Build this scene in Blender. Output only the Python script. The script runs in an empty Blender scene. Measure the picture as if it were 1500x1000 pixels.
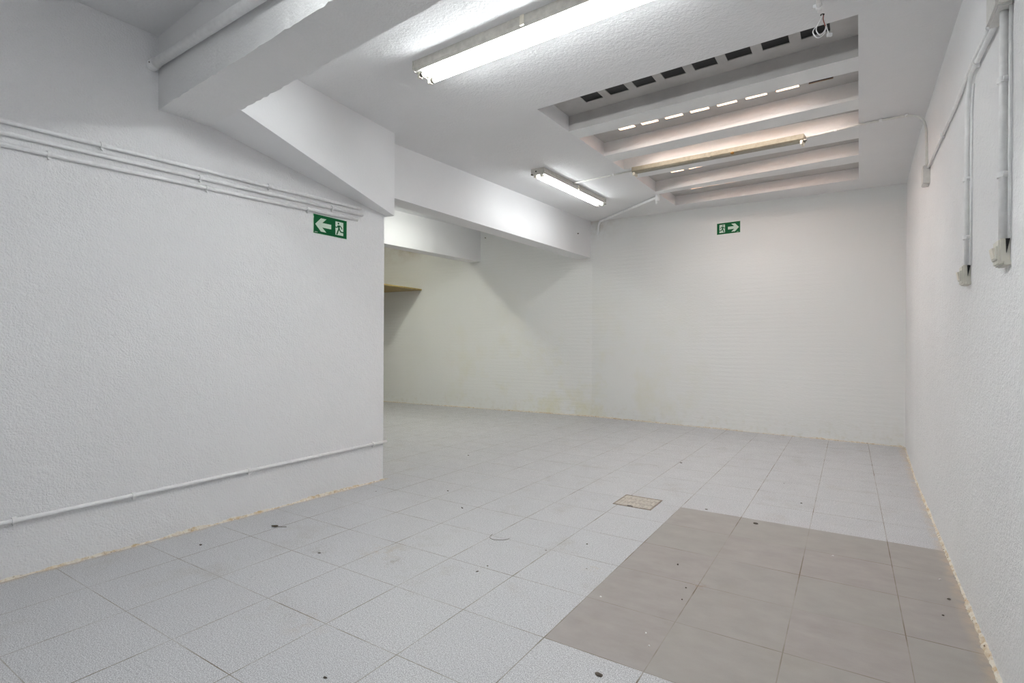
import bpy, bmesh, math, random
from mathutils import Vector, Matrix

random.seed(7)
SC = bpy.context.scene
COL = SC.collection

# ------------------------------------------------------------------ helpers
def lin(c):
    c = c / 255.0
    return c / 12.92 if c <= 0.04045 else ((c + 0.055) / 1.055) ** 2.4

def rgb(r, g, b):
    return (lin(r), lin(g), lin(b), 1.0)

class NT:
    """small wrapper for building node trees"""
    def __init__(self, name):
        self.m = bpy.data.materials.new(name)
        self.m.use_nodes = True
        self.t = self.m.node_tree
        self.t.nodes.clear()
        self.out = self.t.nodes.new('ShaderNodeOutputMaterial')
        self.b = self.t.nodes.new('ShaderNodeBsdfPrincipled')
        self.t.links.new(self.b.outputs[0], self.out.inputs[0])
    def n(self, typ, **kw):
        nd = self.t.nodes.new(typ)
        for k, v in kw.items():
            setattr(nd, k, v)
        return nd
    def put(self, sock, v):
        if isinstance(v, bpy.types.NodeSocket):
            self.t.links.new(v, sock)
        else:
            sock.default_value = v
    def math(self, op, a, b=0.0, c=None, clamp=False):
        nd = self.n('ShaderNodeMath', operation=op, use_clamp=clamp)
        self.put(nd.inputs[0], a)
        self.put(nd.inputs[1], b)
        if c is not None:
            self.put(nd.inputs[2], c)
        return nd.outputs[0]
    def pos(self):
        g = self.n('ShaderNodeNewGeometry')
        return g.outputs['Position']
    def xyz(self, vec):
        s = self.n('ShaderNodeSeparateXYZ')
        self.put(s.inputs[0], vec)
        return s.outputs
    def noise(self, vec, scale, detail=4.0, rough=0.55):
        nd = self.n('ShaderNodeTexNoise')
        self.put(nd.inputs['Vector'], vec)
        nd.inputs['Scale'].default_value = scale
        nd.inputs['Detail'].default_value = detail
        nd.inputs['Roughness'].default_value = rough
        return nd.outputs['Fac']
    def ramp(self, v, lo, hi, a=0.0, b=1.0):
        nd = self.n('ShaderNodeMapRange')
        nd.clamp = True
        self.put(nd.inputs[0], v)
        nd.inputs[1].default_value = lo
        nd.inputs[2].default_value = hi
        nd.inputs[3].default_value = a
        nd.inputs[4].default_value = b
        return nd.outputs[0]
    def mix(self, f, a, b):
        nd = self.n('ShaderNodeMix', data_type='RGBA')
        self.put(nd.inputs[0], f)
        self.put(nd.inputs[6], a)
        self.put(nd.inputs[7], b)
        return nd.outputs[2]
    def scale_vec(self, vec, s):
        nd = self.n('ShaderNodeVectorMath', operation='MULTIPLY')
        self.put(nd.inputs[0], vec)
        nd.inputs[1].default_value = s
        return nd.outputs[0]
    def bump(self, h, strength=0.5, dist=0.01, normal=None):
        nd = self.n('ShaderNodeBump')
        nd.inputs['Strength'].default_value = strength
        nd.inputs['Distance'].default_value = dist
        self.put(nd.inputs['Height'], h)
        if normal is not None:
            self.put(nd.inputs['Normal'], normal)
        self.put(self.b.inputs['Normal'], nd.outputs[0])
        return nd.outputs[0]
    def base(self, c):
        self.put(self.b.inputs['Base Color'], c)
    def rough(self, r):
        self.put(self.b.inputs['Roughness'], r)

def plain(name, col, rough=0.5, metal=0.0, spec=0.5, grain=0.04):
    m = NT(name)
    nz = m.noise(m.pos(), 35.0, 3.0)
    d = tuple(x * (1 - grain * 2.2) for x in col[:3]) + (1,)
    m.base(m.mix(m.ramp(nz, 0.35, 0.7), col, d))
    m.rough(rough)
    m.b.inputs['Metallic'].default_value = metal
    m.b.inputs['Specular IOR Level'].default_value = spec
    return m.m

# ------------------------------------------------------------------ materials
def stucco(name, col, amp=0.5, scale=70.0, dirt=None):
    m = NT(name)
    p = m.pos()
    big = m.noise(p, 1.3, 4.0)
    c = m.mix(m.ramp(big, 0.3, 0.7), col, tuple(x * 0.955 for x in col[:3]) + (1,))
    if dirt:
        f = m.ramp(m.noise(p, 2.3, 6.0, 0.7), 0.62, 0.8, 0.0, 0.35)
        c = m.mix(f, c, dirt)
    m.base(c)
    m.rough(0.75)
    m.b.inputs['Specular IOR Level'].default_value = 0.25
    a = m.noise(p, scale, 3.0, 0.6)
    b = m.noise(p, scale * 0.22, 2.0, 0.5)
    h = m.math('ADD', a, m.math('MULTIPLY', b, 0.9))
    m.bump(h, amp, 0.009)
    return m.m

WHITE = rgb(233, 233, 234)
M_WALL = stucco('white_stucco_paint', WHITE, 0.7, 100.0)
M_CEIL = stucco('white_ceiling_paint', rgb(228, 228, 229), 0.45, 60.0)
M_BEAM = stucco('white_beam_paint', rgb(231, 231, 231), 0.4, 80.0)
M_SMOOTH = stucco('white_smooth_plaster', rgb(232, 232, 233), 0.12, 50.0)

def back_wall_mat():
    m = NT('white_ridged_back_wall')
    p = m.pos()
    x, y, z = m.xyz(p)
    # damp yellow green stains low down and around the middle of the wall
    sn = m.noise(p, 1.6, 6.0, 0.65)
    fx = m.math('SUBTRACT', 1.0, m.ramp(m.math('ABSOLUTE', m.math('ADD', x, 4.2)), 0.4, 3.4))
    fz = m.ramp(z, 0.0, 1.9, 1.0, 0.15)
    f = m.math('MULTIPLY', m.math('MULTIPLY', fx, fz), m.ramp(sn, 0.48, 0.75))
    c = m.mix(m.math('MULTIPLY', f, 0.75), rgb(231, 232, 231), rgb(217, 213, 176))
    # brown patch high in the far corner
    bx = m.math('SUBTRACT', 1.0, m.ramp(m.math('ABSOLUTE', m.math('ADD', x, 7.35)), 0.1, 0.75))
    bz = m.ramp(z, 2.7, 3.05)
    bf = m.math('MULTIPLY', m.math('MULTIPLY', bx, bz), m.ramp(m.noise(p, 3.5, 5.0), 0.35, 0.65))
    c = m.mix(m.math('MULTIPLY', bf, 0.7), c, rgb(150, 118, 84))
    # brown smudge where the beam meets the wall and the ceiling
    ex = m.math('SUBTRACT', 1.0, m.ramp(m.math('ABSOLUTE', m.math('ADD', x, 3.45)), 0.05, 0.5))
    ez = m.ramp(z, 2.75, 3.1)
    ef = m.math('MULTIPLY', m.math('MULTIPLY', ex, ez), m.ramp(m.noise(p, 9.0, 5.0), 0.4, 0.65))
    c = m.mix(m.math('MULTIPLY', ef, 0.35), c, rgb(176, 158, 134))
    # scuffed skirting zone
    kf = m.math('MULTIPLY', m.ramp(z, 0.0, 0.35, 1.0, 0.0), m.ramp(m.noise(p, 14.0, 6.0, 0.7), 0.5, 0.7))
    c = m.mix(m.math('MULTIPLY', kf, 0.3), c, rgb(196, 188, 160))
    m.base(c)
    m.rough(0.7)
    m.b.inputs['Specular IOR Level'].default_value = 0.25
    # thin horizontal ridges of the blockwork under the paint
    wob = m.noise(m.scale_vec(p, (0.8, 0.8, 6.0)), 3.0, 3.0)
    ph = m.math('ADD', m.math('MULTIPLY', z, 105.0), m.math('MULTIPLY', wob, 9.0))
    rid = m.math('MULTIPLY', m.math('SINE', ph, 0.0), m.ramp(m.noise(p, 1.1, 2.0), 0.35, 0.7))
    h = m.math('ADD', m.math('MULTIPLY', rid, 0.24), m.noise(m.scale_vec(p, (1, 1, 2.2)), 30.0, 4.0, 0.6))
    m.bump(h, 0.42, 0.006)
    return m.m
M_BACK = back_wall_mat()

def floor_mat():
    m = NT('terrazzo_floor_tiles')
    p = m.pos()
    x, y, z = m.xyz(p)
    T = 0.4
    u = m.math('DIVIDE', m.math('ADD', x, 3.004 + 8.0), T)
    v = m.math('DIVIDE', m.math('SUBTRACT', y, 1.018 - 8.0), T)
    fu = m.math('FRACT', u); fv = m.math('FRACT', v)
    du = m.math('MINIMUM', fu, m.math('SUBTRACT', 1.0, fu))
    dv = m.math('MINIMUM', fv, m.math('SUBTRACT', 1.0, fv))
    cell = m.n('ShaderNodeCombineXYZ')
    m.put(cell.inputs[0], m.math('FLOOR', u)); m.put(cell.inputs[1], m.math('FLOOR', v))
    wn = m.n('ShaderNodeTexWhiteNoise'); m.put(wn.inputs[0], cell.outputs[0])
    rnd = wn.outputs['Value']
    # replaced tiles: x > -1.004 and 1.818 < y < 3.818
    pa = m.math('MULTIPLY', m.math('GREATER_THAN', x, -1.004),
                m.math('MULTIPLY', m.math('GREATER_THAN', y, 1.818), m.math('LESS_THAN', y, 3.818)))
    # pale terrazzo
    sp = m.noise(p, 260.0, 3.0, 0.75)
    sp2 = m.noise(p, 95.0, 3.0, 0.7)
    g = m.mix(m.ramp(sp, 0.40, 0.60), rgb(146, 146, 149), rgb(224, 224, 226))
    g = m.mix(m.ramp(sp2, 0.52, 0.66, 0.0, 0.55), g, rgb(152, 152, 155))
    g = m.mix(m.ramp(rnd, 0.0, 1.0, 0.0, 0.10), g, rgb(168, 168, 172))
    # grey brown replacement tiles
    q = m.noise(m.scale_vec(p, (1.0, 1.8, 1.0)), 7.0, 6.0, 0.62)
    r_ = m.mix(m.ramp(q, 0.3, 0.7), rgb(163, 156, 152), rgb(152, 145, 141))
    r_ = m.mix(m.ramp(rnd, 0.2, 0.9, 0.0, 0.4), r_, rgb(155, 153, 146))
    r_ = m.mix(m.ramp(m.noise(p, 420.0, 2.0), 0.5, 0.75, 0.0, 0.25), r_, rgb(178, 172, 168))
    c = m.mix(pa, g, r_)
    # traffic dirt
    st = m.noise(p, 3.1, 7.0, 0.68)
    c = m.mix(m.ramp(st, 0.56, 0.8, 0.0, 0.42), c, rgb(150, 142, 128))
    st2 = m.noise(m.scale_vec(p, (1.0, 2.5, 1.0)), 11.0, 6.0, 0.7)
    c = m.mix(m.ramp(st2, 0.68, 0.8, 0.0, 0.45), c, rgb(122, 108, 88))
    # fine pepper specks
    vo = m.n('ShaderNodeTexVoronoi'); m.put(vo.inputs['Vector'], p); vo.inputs['Scale'].default_value = 3.0
    vr = m.xyz(vo.outputs['Color'])
    sk = m.math('MULTIPLY', m.math('LESS_THAN', vo.outputs['Distance'], m.math('MULTIPLY', vr[1], 0.035)),
                m.math('GREATER_THAN', vr[0], 0.55))
    c = m.mix(m.math('MULTIPLY', sk, 0.75), c, rgb(82, 74, 64))
    # joints
    jn = m.noise(p, 2.2, 4.0, 0.6)
    w = m.ramp(m.noise(p, 7.0, 3.0), 0.3, 0.7, 0.0035, 0.0075)
    line = m.math('MAXIMUM', m.math('LESS_THAN', du, w), m.math('LESS_THAN', dv, m.math('MULTIPLY', w, 0.85)))
    jc = m.mix(m.ramp(jn, 0.4, 0.62), rgb(150, 144, 134), rgb(104, 88, 66))
    c = m.mix(m.math('MULTIPLY', line, m.ramp(jn, 0.32, 0.6, 0.45, 0.95)), c, jc)
    # sandy film of crumbled plaster along the right and left walls
    dr = m.math('SUBTRACT', m.math('ADD', m.math('MULTIPLY', y, 0.0147), 0.411), x)
    sand = m.math('MULTIPLY', m.ramp(dr, 0.0, 0.06, 1.0, 0.0), m.ramp(m.noise(p, 16.0, 5.0), 0.35, 0.6))
    c = m.mix(m.math('MULTIPLY', sand, 0.85), c, rgb(196, 176, 150))
    dl = m.math('SUBTRACT', x, m.math('ADD', m.math('MULTIPLY', y, 0.0387), -3.4517))
    sandl = m.math('MULTIPLY', m.math('MULTIPLY', m.ramp(dl, 0.0, 0.05, 1.0, 0.0), m.math('LESS_THAN', y, 3.25)),
                   m.ramp(m.noise(p, 16.0, 5.0), 0.35, 0.6))
    sandl = m.math('MULTIPLY', sandl, m.math('GREATER_THAN', dl, -0.02))
    c = m.mix(m.math('MULTIPLY', sandl, 0.8), c, rgb(190, 166, 130))
    # stains with a place of their own: rusty joint crossing, brown smudges on three pale tiles
    for (sx_, sy_, rad, amt, col) in ((-0.604, 2.618, 0.06, 0.8, rgb(140, 112, 78)), (-2.18, 2.08, 0.16, 0.5, rgb(168, 148, 120)), (-2.02, 2.01, 0.09, 0.6, rgb(128, 116, 100)), (-2.48, 1.92, 0.10, 0.55, rgb(132, 120, 104)), (-1.10, 2.52, 0.08, 0.4, rgb(184, 168, 142)), (-1.85, 1.38, 0.14, 0.4, rgb(178, 164, 148))):
        dv_ = m.n('ShaderNodeVectorMath', operation='DISTANCE'); m.put(dv_.inputs[0], p); dv_.inputs[1].default_value = (sx_, sy_, 0.0)
        rs = m.math('MULTIPLY', m.ramp(dv_.outputs['Value'], rad * 0.15, rad, 1.0, 0.0), m.ramp(m.noise(p, 2.2 / rad, 6.0, 0.7), 0.48, 0.66))
        c = m.mix(m.math('MULTIPLY', rs, amt), c, col)
    m.base(c)
    m.rough(m.ramp(m.noise(p, 6.0, 4.0), 0.3, 0.7, 0.36, 0.52))
    m.b.inputs['Specular IOR Level'].default_value = 0.35
    h = m.math('SUBTRACT', 0.0, line)
    m.bump(h, 0.25, 0.002)
    return m.m
M_FLOOR = floor_mat()

def crumble_mat():
    m = NT('crumbled_tan_plaster')
    p = m.pos()
    n1 = m.noise(p, 26.0, 6.0, 0.7)
    c = m.mix(m.ramp(n1, 0.45, 0.66), rgb(226, 220, 208), rgb(196, 172, 134))
    c = m.mix(m.ramp(m.noise(p, 60.0, 4.0), 0.62, 0.74), c, rgb(104, 82, 56))
    m.base(c); m.rough(0.9)
    m.bump(n1, 0.8, 0.01)
    return m.m
M_CRUMB = crumble_mat()

def skylight_mat(name, a, b, stain):
    m = NT(name)
    p = m.pos()
    c = m.mix(m.ramp(m.noise(p, 4.0, 5.0), 0.35, 0.7), a, b)
    f = m.ramp(m.noise(m.scale_vec(p, (1, 4, 3)), 14.0, 6.0, 0.7), 0.66, 0.76, 0.0, 0.7)
    c = m.mix(f, c, stain)
    m.base(c); m.rough(0.7)
    m.bump(m.noise(p, 45.0, 4.0), 0.4, 0.006)
    return m.m
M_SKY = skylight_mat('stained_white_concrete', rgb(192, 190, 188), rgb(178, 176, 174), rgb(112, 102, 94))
M_JOIST_SHADE = skylight_mat('shaded_stained_joist_side', rgb(190, 188, 186), rgb(176, 173, 171), rgb(120, 110, 100))  # shade of the unlit pocket put into the first joist's side colour, plus stains
M_JOIST = skylight_mat('white_painted_joist', rgb(230, 231, 231), rgb(224, 225, 225), rgb(190, 182, 172))

M_PIPE = plain('white_painted_conduit', rgb(240, 240, 240), 0.45)
M_PIPE_AGED = plain('aged_white_conduit', rgb(216, 215, 211), 0.5)
M_CLIP = plain('white_plastic_clip', rgb(236, 236, 236), 0.4)
M_DARK = plain('dark_recess', rgb(30, 29, 28), 0.8)
M_GLASSDIRT = plain('blackened_glass_cover', rgb(14, 14, 14), 0.3, spec=0.3, grain=0.3)
M_HOUS = plain('grey_enamel_housing', rgb(196, 193, 186), 0.4, grain=0.08)
M_HOUS_OLD = plain('yellowed_enamel_housing', rgb(152, 146, 128), 0.45, grain=0.1)
M_HOLD = plain('cream_lamp_holder', rgb(226, 220, 206), 0.4)
M_METAL = plain('dull_metal', rgb(120, 116, 108), 0.35, metal=0.8)
M_RUST = plain('rust_brown', rgb(150, 108, 48), 0.8)
M_BOX = plain('cream_switch_plastic', rgb(208, 205, 194), 0.4)
M_JBOX = plain('off_white_box_plastic', rgb(212, 211, 207), 0.5)
M_SHELF = plain('varnished_chipboard', rgb(170, 148, 96), 0.5, grain=0.15)
M_SHELF_EDGE = plain('pale_shelf_edging', rgb(206, 182, 116), 0.5, grain=0.15)
M_GREEN = plain('exit_sign_green', rgb(0, 92, 48), 0.5, spec=0.2, grain=0.01)
M_PALE = plain('pale_luminous_plastic', rgb(206, 226, 210), 0.4, grain=0.01)
M_DRAIN = plain('worn_drain_cover', rgb(200, 192, 181), 0.6, grain=0.15)
M_DRAIN_D = plain('grimy_drain_frame', rgb(156, 144, 130), 0.6, grain=0.2)
M_COPPER = plain('red_copper_wire', rgb(160, 92, 74), 0.4)
M_LEAF = plain('dry_brown_leaf', rgb(98, 86, 66), 0.8, grain=0.2)
M_CHIP_D = plain('dark_grit', rgb(100, 90, 80), 0.8, grain=0.2)
M_CHIP_W = plain('white_paint_flake', rgb(236, 236, 234), 0.6)

def emit(name, col, strength):
    m = bpy.data.materials.new(name); m.use_nodes = True
    t = m.node_tree; t.nodes.clear()
    o = t.nodes.new('ShaderNodeOutputMaterial'); e = t.nodes.new('ShaderNodeEmission')
    e.inputs[0].default_value = col; e.inputs[1].default_value = strength
    t.links.new(e.outputs[0], o.inputs[0])
    m.cycles.emission_sampling = 'FRONT_BACK'
    return m
M_TUBE = emit('lit_tube_cool', (0.95, 0.99, 1.0, 1), 42.0)
M_TUBE_SMALL = emit('lit_tube_small', (0.96, 0.995, 1.0, 1), 19.0)
M_TUBE_BAY = emit('lit_tube_greenish', (0.97, 1.0, 0.93, 1), 25.0)
M_TUBE_FAR = emit('lit_tube_warm', (0.97, 0.99, 0.86, 1), 50.0)
M_TUBE_FRONT = emit('lit_tube_front', (0.95, 0.99, 1.0, 1), 34.0)
M_TUBE_FILL = emit('added_fill_tube', (0.95, 0.99, 1.0, 1), 14.0)  # only for the added fill lamp

# ------------------------------------------------------------------ mesh helpers
def link(name, bm, mat, parent=None, loc=None, smooth=False):
    """bm is in world coordinates; loc becomes the origin"""
    bmesh.ops.recalc_face_normals(bm, faces=bm.faces)
    if loc is None:
        loc = parent.matrix_world.translation if parent else Vector((0, 0, 0))
    loc = Vector(loc)
    for v in bm.verts:
        v.co -= loc
    me = bpy.data.meshes.new(name)
    bm.to_mesh(me); bm.free()
    if smooth:
        for f in me.polygons:
            f.use_smooth = True
    me.materials.append(mat)
    o = bpy.data.objects.new(name, me)
    COL.objects.link(o)
    if parent:
        o.parent = parent
        o.location = loc - WORLD[parent.name]
    else:
        o.location = loc
    WORLD[o.name] = loc
    return o
WORLD = {}

def thing(name, label, cat, loc, group=None):
    o = bpy.data.objects.new(name, None)
    COL.objects.link(o)
    o.empty_display_size = 0.05
    o.location = loc
    WORLD[o.name] = Vector(loc)
    o['label'] = label; o['category'] = cat
    if group: o['group'] = group
    return o

def part(name, bm, mat, parent, smooth=False):
    return link(name, bm, mat, parent, WORLD[parent.name], smooth)

def tag(o, label, cat, group=None):
    o['label'] = label; o['category'] = cat
    if group: o['group'] = group
    return o

def struct(name, bm, mat):
    o = link(name, bm, mat)
    o['kind'] = 'structure'
    o['label'] = STRUCT_LABEL.get(name, name.replace('_', ' '))
    o['category'] = STRUCT_CAT.get(name.split('_')[0], 'structure')
    return o
STRUCT_CAT = dict(wall='wall', floor='floor', ceiling='ceiling', trim='trim', window='skylight')
STRUCT_LABEL = {}

def box(bm, lo, hi, M=None, bev=0.0):
    r = bmesh.ops.create_cube(bm, size=1.0)
    vs = r['verts']
    lo = Vector(lo); hi = Vector(hi)
    for v in vs:
        v.co = Vector(((lo.x + hi.x) / 2 + v.co.x * (hi.x - lo.x),
                       (lo.y + hi.y) / 2 + v.co.y * (hi.y - lo.y),
                       (lo.z + hi.z) / 2 + v.co.z * (hi.z - lo.z)))
    if bev:
        es = set()
        for v in vs:
            es.update(v.link_edges)
        r2 = bmesh.ops.bevel(bm, geom=list(es), offset=bev, segments=2, affect='EDGES', profile=0.6)
        vs = list({v for f in r2['faces'] for v in f.verts} | {v for v in vs if v.is_valid})
    if M is not None:
        allv = set(vs)
        for v in list(vs):
            for f in v.link_faces:
                allv.update(f.verts)
        for v in allv:
            v.co = M @ v.co
    return bm

def hexa(bm, bottom, top):
    """prism from two matching loops of points"""
    b = [bm.verts.new(p) for p in bottom]
    t = [bm.verts.new(p) for p in top]
    n = len(b)
    bm.faces.new(b[::-1]); bm.faces.new(t)
    for i in range(n):
        j = (i + 1) % n
        bm.faces.new((b[i], b[j], t[j], t[i]))
    return bm

def sweep(bm, pts, r, seg=14, caps=True):
    """round pipe along a polyline"""
    pts = [Vector(p) for p in pts]
    rings = []
    up = None
    for i, p in enumerate(pts):
        if i == 0: d = pts[1] - pts[0]
        elif i == len(pts) - 1: d = pts[-1] - pts[-2]
        else: d = (pts[i + 1] - p).normalized() + (p - pts[i - 1]).normalized()
        d.normalize()
        if up is None:
            up = Vector((0, 0, 1)) if abs(d.z) < 0.9 else Vector((1, 0, 0))
        a = d.cross(up).normalized()
        up = a.cross(d).normalized()
        ring = []
        for k in range(seg):
            t = 2 * math.pi * k / seg
            ring.append(bm.verts.new(p + a * (r * math.cos(t)) + up * (r * math.sin(t))))
        rings.append(ring)
    for i in range(len(rings) - 1):
        for k in range(seg):
            j = (k + 1) % seg
            bm.faces.new((rings[i][k], rings[i][j], rings[i + 1][j], rings[i + 1][k]))
    if caps:
        bm.faces.new(rings[0][::-1]); bm.faces.new(rings[-1])
    return bm

def arc_path(pts, rad, n=7):
    """round off the corners of a polyline"""
    pts = [Vector(p) for p in pts]
    out = [pts[0]]
    for i in range(1, len(pts) - 1):
        a, b, c = pts[i - 1], pts[i], pts[i + 1]
        ra = min(rad, (a - b).length * 0.45); rc = min(rad, (c - b).length * 0.45)
        p0 = b + (a - b).normalized() * ra
        p2 = b + (c - b).normalized() * rc
        for k in range(n + 1):
            t = k / n
            out.append((1 - t) ** 2 * p0 + 2 * t * (1 - t) * b + t * t * p2)
    out.append(pts[-1])
    return out

def new(): return bmesh.new()

# ------------------------------------------------------------------ room geometry
def zc(x, y):                       # underside of the main ceiling (it rises a little towards the back)
    return 2.702 - 0.027 * x + 0.045 * y
def xl(y):                          # face of the left partition
    return -3.42 + (y - 0.82) * 0.0387
def xr(y):                          # face of the right wall
    if y < 5.8: return 0.411 + 0.0147 * y
    return 0.4963 + (y - 5.8) * 0.031
def yb(x):                          # face of the back wall (two planes meeting at x = -3.5)
    if x > -3.5: return 7.888 - (x + 3.5) * 0.0872
    return 7.888 + (x + 3.5) * 0.0755
ZF = 2.93                           # ceiling of the front bay

STRUCT_LABEL.update({
    'floor': 'pale speckled terrazzo tile floor with a patch of grey brown replacement tiles',
    'wall_left': 'white stucco partition wall on the left that ends at a corner',
    'wall_right': 'white stucco wall on the right edge carrying conduits and switches',
    'wall_back': 'white ridged back wall with faint yellow damp stains',
    'wall_bay': 'white wall closing the hidden bay behind the partition',
    'wall_far': 'bare grey side wall of the far bay under the shelf',
    'wall_front': 'white wall behind the camera',
    'ceiling': 'white stucco ceiling with a rectangular skylight opening',
    'ceiling_front': 'grey white ceiling of the front bay before the cross beam',
    'window_1': 'white concrete skylight slab pierced by rows of rectangular light holes',
    'trim_1': 'crumbled tan plaster edge along the foot of the left partition',
    'trim_2': 'crumbled tan plaster edge along the foot of the right wall',
    'trim_3': 'crumbled tan plaster edge along the foot of the back wall',
})

bm = new(); box(bm, (-9, -4.5, -0.12), (1.2, 8.6, 0.0)); struct('floor', bm, M_FLOOR)

# left partition
bm = new()
ya, ybn = -4.4, 3.19
hexa(bm, [(xl(ya), ya, 0), (xl(ybn), ybn, 0), (xl(ybn) - 0.22, ybn, 0), (xl(ya) - 0.22, ya, 0)],
         [(xl(ya), ya, 3.4), (xl(ybn), ybn, 3.4), (xl(ybn) - 0.22, ybn, 3.4), (xl(ya) - 0.22, ya, 3.4)])
struct('wall_left', bm, M_WALL)

# right wall (the far end bulges slightly)
bm = new()
ys = [-4.4, 0, 3, 5.0, 5.8, 6.6, 7.2, 8.5]
f0 = [(xr(y), y) for y in ys]
loop = f0 + [(0.9, 8.5), (0.9, -4.4)]
hexa(bm, [(x, y, 0) for x, y in loop], [(x, y, 3.4) for x, y in loop])
struct('wall_right', bm, M_WALL)

# back wall
bm = new()
loop = [(0.8, yb(0.8)), (-3.5, yb(-3.5)), (-8.6, yb(-8.6)), (-8.6, 8.4), (0.8, 8.4)]
hexa(bm, [(x, y, 0) for x, y in loop], [(x, y, 3.45) for x, y in loop])
struct('wall_back', bm, M_BACK)

bm = new(); box(bm, (-8.6, 2.6, 0), (-3.5, 2.8, 3.4)); struct('wall_bay', bm, M_SMOOTH)
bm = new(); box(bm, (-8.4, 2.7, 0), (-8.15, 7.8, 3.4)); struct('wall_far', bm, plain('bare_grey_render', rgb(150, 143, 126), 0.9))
bm = new(); box(bm, (-3.9, -4.4, 0), (0.8, -4.2, 3.3)); struct('wall_front', bm, M_SMOOTH)

# skylight opening (quad on the ceiling plane)
SK = dict(nL=(-1.972, 3.42), nR=(0.032, 3.222), fR=(0.084, 7.016), fL=(-2.03, 7.35))
def skx(side, y):
    if side == 0: return SK['nL'][0] + (y - 3.42) * (SK['fL'][0] - SK['nL'][0]) / (7.35 - 3.42)
    return SK['nR'][0] + (y - 3.222) * (SK['fR'][0] - SK['nR'][0]) / (7.016 - 3.222)
PD = 0.125                          # depth of the pockets above the ceiling

bm = new()
outer = [(-8.9, 1.55), (1.0, 1.55), (1.0, 8.5), (-8.9, 8.5)]
hole = [SK['nL'], SK['nR'], SK['fR'], SK['fL']]
def rings(h):
    return ([bm.verts.new((x, y, zc(x, y) + h)) for x, y in outer],
            [bm.verts.new((x, y, zc(x, y) + h)) for x, y in hole])
ob, hb = rings(0); ot, ht = rings(PD)
for k in range(4):
    j = (k + 1) % 4
    bm.faces.new((ob[k], ob[j], hb[j], hb[k]))
    bm.faces.new((ot[k], ot[j], ht[j], ht[k]))
    bm.faces.new((ob[k], ob[j], ot[j], ot[k]))
    bm.faces.new((hb[k], hb[j], ht[j], ht[k]))
struct('ceiling', bm, M_CEIL)

bm = new(); box(bm, (-3.8, -4.4, ZF), (0.9, 1.62, ZF + 0.12)); struct('ceiling_front', bm, M_CEIL)

# skylight slab with rows of holes, as one window
JO = [  # joists: (front y left, front y right, rear y left, rear y right)
    (3.963, 3.731, 4.165, 3.949),
    (4.745, 4.451, 4.965, 4.677),
    (5.290, 5.095, 5.680, 5.426),
    (6.420, 5.967, 6.553, 6.253)]
bays = []
prev = (3.42, 3.222)
for j in JO:
    bays.append((prev[0], prev[1], j[0], j[1])); prev = (j[2], j[3])
bays.append((prev[0], prev[1], 7.35, 7.016))
XL0, XR0 = -2.0, 0.05
holes_s = [(-1.738 + 0.2125 * k, -1.738 + 0.2125 * k + 0.150) for k in range(8)]
xs = [-2.4, -2.0]
for a, b in holes_s: xs += [a, b]
xs += [0.10, 0.45]
def ylerp(yL, yR, x):
    t = (x - (-2.0)) / 2.05
    return yL + (yR - yL) * t
rows = [(3.15, 2.95)]
hole_rows = []
far_off = [0.150, 0.205, 0.15, 0.23, 0.27]
for k, (nL, nR, fL, fR) in enumerate(bays):
    fo = far_off[k]
    a = (fL - fo - 0.20, fR - fo - 0.20 + (0.02 if k == 0 else 0)); b = (fL - fo, fR - fo + (0.05 if k == 1 else 0))
    hole_rows.append(len(rows))
    rows += [a, b]
rows.append((7.75, 7.45))
bm = new()
def gv(i, j, h):
    x = xs[i]; y = ylerp(rows[j][0], rows[j][1], x)
    return (x, y, zc(x, y) + h)
VB = [[bm.verts.new(gv(i, j, PD)) for j in range(len(rows))] for i in range(len(xs))]
VT = [[bm.verts.new(gv(i, j, PD + 0.05)) for j in range(len(rows))] for i in range(len(xs))]
def solid(i, j):
    if i < 0 or j < 0 or i >= len(xs) - 1 or j >= len(rows) - 1: return False
    ishole = (j in hole_rows) and (i >= 2) and (i % 2 == 0) and (i < len(xs) - 2)
    return not ishole
for i in range(len(xs) - 1):
    for j in range(len(rows) - 1):
        if not solid(i, j): continue
        bm.faces.new((VB[i][j], VB[i + 1][j], VB[i + 1][j + 1], VB[i][j + 1]))
        bm.faces.new((VT[i][j], VT[i + 1][j], VT[i + 1][j + 1], VT[i][j + 1]))
        for di, dj, p, q in ((-1, 0, (i, j), (i, j + 1)), (1, 0, (i + 1, j), (i + 1, j + 1)),
                             (0, -1, (i, j), (i + 1, j)), (0, 1, (i, j + 1), (i + 1, j + 1))):
            if not solid(i + di, j + dj):
                bm.faces.new((VB[p[0]][p[1]], VB[q[0]][q[1]], VT[q[0]][q[1]], VT[p[0]][p[1]]))
bm.normal_update()
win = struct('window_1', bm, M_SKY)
win.data.materials.append(plain('daylit_peach_hole_lining', rgb(228, 190, 164), 0.8))  # peach daylight glow put into the colour of the hole sides
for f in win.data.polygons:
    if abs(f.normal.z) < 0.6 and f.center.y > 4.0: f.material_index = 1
# blackened panes filling the first row of holes and the last hole of the second row
def pane(k, ks):
    r = hole_rows[k]
    bm = new()
    xa, xb = holes_s[ks][0] - 0.002, holes_s[ks][1] + 0.002
    pts = [(xa, ylerp(*rows[r], xa)), (xb, ylerp(*rows[r], xb)), (xb, ylerp(*rows[r + 1], xb) ), (xa, ylerp(*rows[r + 1], xa))]
    hexa(bm, [(x, y, zc(x, y) + PD + 0.006) for x, y in pts], [(x, y, zc(x, y) + PD + 0.06) for x, y in pts])
    o = link('blackened_pane', bm, M_GLASSDIRT, win, (0, 0, 0))
    o['label'] = 'blackened pane'
for ks in range(8): pane(0, ks)
pane(1, 7)

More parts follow.
